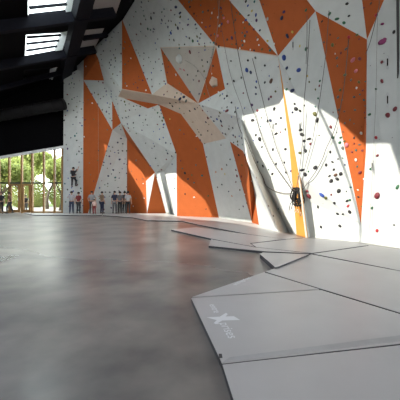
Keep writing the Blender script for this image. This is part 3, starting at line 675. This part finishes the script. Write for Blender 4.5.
def person(label, px, Y, rz_, hgt, shirt, trous, hair=M_hair, arms=None, legs=None, z0=.0, lean=0, shoes=M_shoe):
    """arms: {'L':(elbow,wrist), 'R':...}; local frame faces -Y"""
    s = hgt/1.75
    J = dict(pel=(0, 0, .95), sp=(0, -.005-lean*.1, 1.13), ch=(0, -lean*.3, 1.33), nk=(0, -lean*.42, 1.47), nt=(0, -.01-lean*.45, 1.54), hd=(0, -.02-lean*.5, 1.64), tp=(0, -.01-lean*.5, 1.71))
    for sd, g_ in (('L', 1), ('R', -1)):
        J['sh'+sd] = (.17*g_, -lean*.36, 1.41); el, wr = (arms or {}).get(sd, ((.23*g_, .02, 1.13), (.25*g_, -.06, .88)))
        J['el'+sd] = el; J['wr'+sd] = wr
        kn, an = (legs or {}).get(sd, ((.10*g_, -.02, .5), (.12*g_, .02, .09)))
        J['hp'+sd] = (.09*g_, 0, .88); J['kn'+sd] = kn; J['an'+sd] = an; J['to'+sd] = (an[0]+.02*g_, an[1]-.17, an[2]-.045)
    J = {k: Vector(v)*s for k, v in J.items()}
    e = empty('person', (0, 0, 0)); e.location = ((px-CX)/F*Y, Y, z0); e.rotation_euler = (0, 0, rz_)
    tag(e, label, 'person')
    R = dict(pel=(.15, .10), sp=(.125, .09), ch=(.155, .10), nk=(.075, .07), nt=(.05, .05), hd=(.075, .09), tp=(.05, .06))
    V_, E_, R_ = [], [], []; ix = {}
    def add(k, rr, par=None):
        ix[k] = len(V_); V_.append(J[k]); R_.append(tuple(a*s for a in (rr if isinstance(rr, tuple) else (rr, rr))))
        if par: E_.append((ix[par], ix[k]))
    for k, p_ in (('pel', None), ('sp', 'pel'), ('ch', 'sp'), ('nk', 'ch'), ('nt', 'nk'), ('hd', 'nt'), ('tp', 'hd')): add(k, R[k], p_)
    for sd in 'LR':
        add('sh'+sd, .058, 'ch'); add('el'+sd, .042, 'sh'+sd); add('wr'+sd, .027, 'el'+sd)
        d = (J['wr'+sd]-J['el'+sd]).normalized(); J['pa'+sd] = J['wr'+sd]+d*.075*s; add('pa'+sd, (.036, .018), 'wr'+sd)
        side = d.cross(Vector((0, 1, 0)) if abs(d.y) < .8 else Vector((0, 0, 1))).normalized(); fw = d.cross(side)
        for k, (o_, ln) in enumerate([(-.030, .062), (-.010, .078), (.010, .072), (.029, .055)]):
            J['f'] = J['pa'+sd]+(side*o_+d*.02)*s; kk = 'f%d%s' % (k, sd); J[kk] = J['f']; J[kk+'e'] = J['f']+(d*ln+fw*.018)*s
            add(kk, .0095, 'pa'+sd); add(kk+'e', .007, kk)
        J['th'+sd] = J['wr'+sd]+(d*.055+side*-.05)*s; add('th'+sd, .009, 'wr'+sd)
        add('hp'+sd, .085, 'pel'); add('kn'+sd, .056, 'hp'+sd); add('an'+sd, .036, 'kn'+sd); add('to'+sd, (.04, .025), 'an'+sd)
    body = skin_mesh(V_, E_, R_, 1)
    body.materials.append(M_skinA); b = bpy.data.objects.new('body', body); C.objects.link(b); b.parent = e
    hd = J['hd']
    for g_ in (-1, 1):
        bm = bmesh.new(); bmesh.ops.create_uvsphere(bm, u_segments=8, v_segments=6, radius=.012*s); o = link('eye', bm, M_eye, e); o.location = hd+Vector((.032*g_, -.083, .0))*s
        bm = bmesh.new(); bmesh.ops.create_uvsphere(bm, u_segments=8, v_segments=6, radius=.028*s); o = link('ear', bm, M_skinA, e); o.location = hd+Vector((.078*g_, .0, -.01))*s; o.scale = (.4, .7, 1)
    bm = bmesh.new(); bmesh.ops.create_cone(bm, segments=6, radius1=.017*s, radius2=.006*s, depth=.045*s, cap_ends=True); o = link('nose', bm, M_skinA, e); o.location = hd+Vector((0, -.095, -.025))*s
    bm = bmesh.new(); box(bm, (0, 0, 0), (.045*s, .008*s, .01*s)); o = link('mouth', bm, mcol('lips', (.35, .1, .09)), e); o.location = hd+Vector((0, -.086, -.062))*s
    bm = bmesh.new(); bmesh.ops.create_icosphere(bm, subdivisions=3, radius=.105*s)
    for v in bm.verts:
        v.co.y *= 1.08
        if v.co.y < -.04*s and v.co.z < .035*s: v.co.y = -.04*s+(v.co.y+.04*s)*.1; v.co.x *= .9
        if v.co.z < -.05*s: v.co.z = -.05*s
    o = link('hair', bm, hair, e, True); o.location = hd+Vector((0, .012, .035))*s
    def cloth(name, ks, m):
        vs, es, rs, im = [], [], [], {}
        for k, rr, par in ks:
            im[k] = len(vs); vs.append(J[k] if k in J else k); rs.append(tuple(a*s for a in (rr if isinstance(rr, tuple) else (rr, rr))))
            if par: es.append((im[par], im[k]))
        me = skin_mesh(vs, es, rs, 1); me.materials.append(m); o = bpy.data.objects.new(name, me); C.objects.link(o); o.parent = e
    J['hm'] = J['pel']+Vector((0, 0, -.03))*s
    for sd in 'LR': J['sl'+sd] = lerp(J['sh'+sd], J['el'+sd], .8)
    cloth('shirt', [('pel', (.172, .125), None), ('sp', (.15, .115), 'pel'), ('ch', (.18, .122), 'sp'), ('nk', (.09, .085), 'ch')]+[x for sd in 'LR' for x in (('sh'+sd, .075, 'ch'), ('sl'+sd, .066, 'sh'+sd))], shirt)
    cloth('trousers', [('hm', (.165, .118), None)]+[x for sd in 'LR' for x in (('hp'+sd, .1, 'hm'), ('kn'+sd, .074, 'hp'+sd), ('an'+sd, .058, 'kn'+sd))], trous)
    for sd in 'LR':
        J['hl'] = J['an'+sd]+Vector((0, .05, -.04))*s; J['tt'] = J['to'+sd]+Vector((0, -.02, 0))*s; J['am'] = J['an'+sd]+Vector((0, 0, -.025))*s
        cloth('shoe', [('am', .05, None), ('hl', .042, 'am'), ('tt', (.048, .034), 'am')], shoes)
    return e
c_black = mcol('black_cloth', (.015, .015, .018)); c_dark = mcol('charcoal_cloth', (.05, .05, .055)); c_white = mcol('white_cloth', (.42, .42, .44)); c_lgrey = mcol('light_grey_cloth', (.28, .29, .3))
c_jean = mcol('dark_denim', (.03, .045, .09)); c_red = mcol('dark_red_cloth', (.22, .03, .03)); c_tan = mcol('tan_cloth', (.25, .17, .11)); c_navy = mcol('navy_cloth', (.02, .025, .06)); c_pink = mcol('pale_pink_cloth', (.7, .5, .45)); c_grey = mcol('grey_cloth', (.13, .13, .14)); c_rust = mcol('rust_coat_cloth', (.14, .055, .03))
up = lambda g: ((.3*g, -.1, 1.5), (.32*g, -.22, 1.72))
person('person in dark clothes cut off by the left picture edge', 1, 23.8, .4, 1.76, c_black, c_black)
person('person in a rust coat walking toward the glazed doors', 9.3, 24.2, -1.3, 1.72, c_rust, c_dark, legs={'L': ((.1, -.15, .5), (.11, -.12, .1)), 'R': ((-.1, .1, .5), (-.11, .25, .12))})
person('small dark figure standing outside behind the doorway', 25.6, 28.5, 3.0, 1.7, c_black, c_dark, z0=-.2)
person('person in a pale T-shirt and dark jeans by the left panel', 71.5, 23.2, 3.5, 1.72, c_white, c_jean, arms={'L': ((.3, -.12, 1.25), (.2, -.35, 1.4)), 'R': ((-.24, -.02, 1.13), (-.24, -.08, .9))}, z0=.06)
person('person in a dark red top right of the pale T-shirt', 78.5, 23.4, 3.0, 1.66, c_red, c_dark, z0=.06)
person('adult in a light grey shirt standing behind a child', 91.6, 23.2, 3.2, 1.74, c_lgrey, c_dark, arms={'L': ((.3, -.05, 1.17), (.26, -.2, .95)), 'R': ((-.3, -.05, 1.17), (-.26, -.2, .95))}, z0=.06)
person('child in a pale pink shirt in front of the grey-shirted adult', 94.3, 22.4, .3, 1.12, c_pink, c_red, z0=.06)
person('person in a tan top and navy trousers with one arm out', 102, 23.2, 2.6, 1.70, c_tan, c_navy, arms={'L': ((-.36, -.1, 1.35) if False else (.36, -.1, 1.35), (.58, -.15, 1.38))}, z0=.06)
person('person in a navy T-shirt and grey trousers facing the wall', 114.6, 23.3, 3.14, 1.74, c_navy, c_grey, z0=.06)
person('person in a grey top and black trousers left in the pair', 119.9, 23.3, 3.6, 1.70, c_grey, c_black, z0=.06)
person('person in dark clothes between two others by the orange panel', 124.6, 23.9, 3.0, 1.72, c_dark, c_black, z0=.06)
person('person in a white shirt catching the sun by the orange panel', 128.0, 23.2, 3.3, 1.72, c_white, c_black, z0=.06)
hc = hit(73.5, 178)
person('climber in black hanging high on the far left white panel', 73.3, hc[0].y-.5, math.pi, 1.7, c_black, c_black, arms={'R': up(-1), 'L': ((.26, -.14, 1.38), (.2, -.26, 1.6))},
       legs={'L': ((.16, -.16, .56), (.14, -.06, .2)), 'R': ((-.16, -.2, .62), (-.15, -.1, .28))}, z0=H+(HY-187.5)/F*hc[0].y-.1)
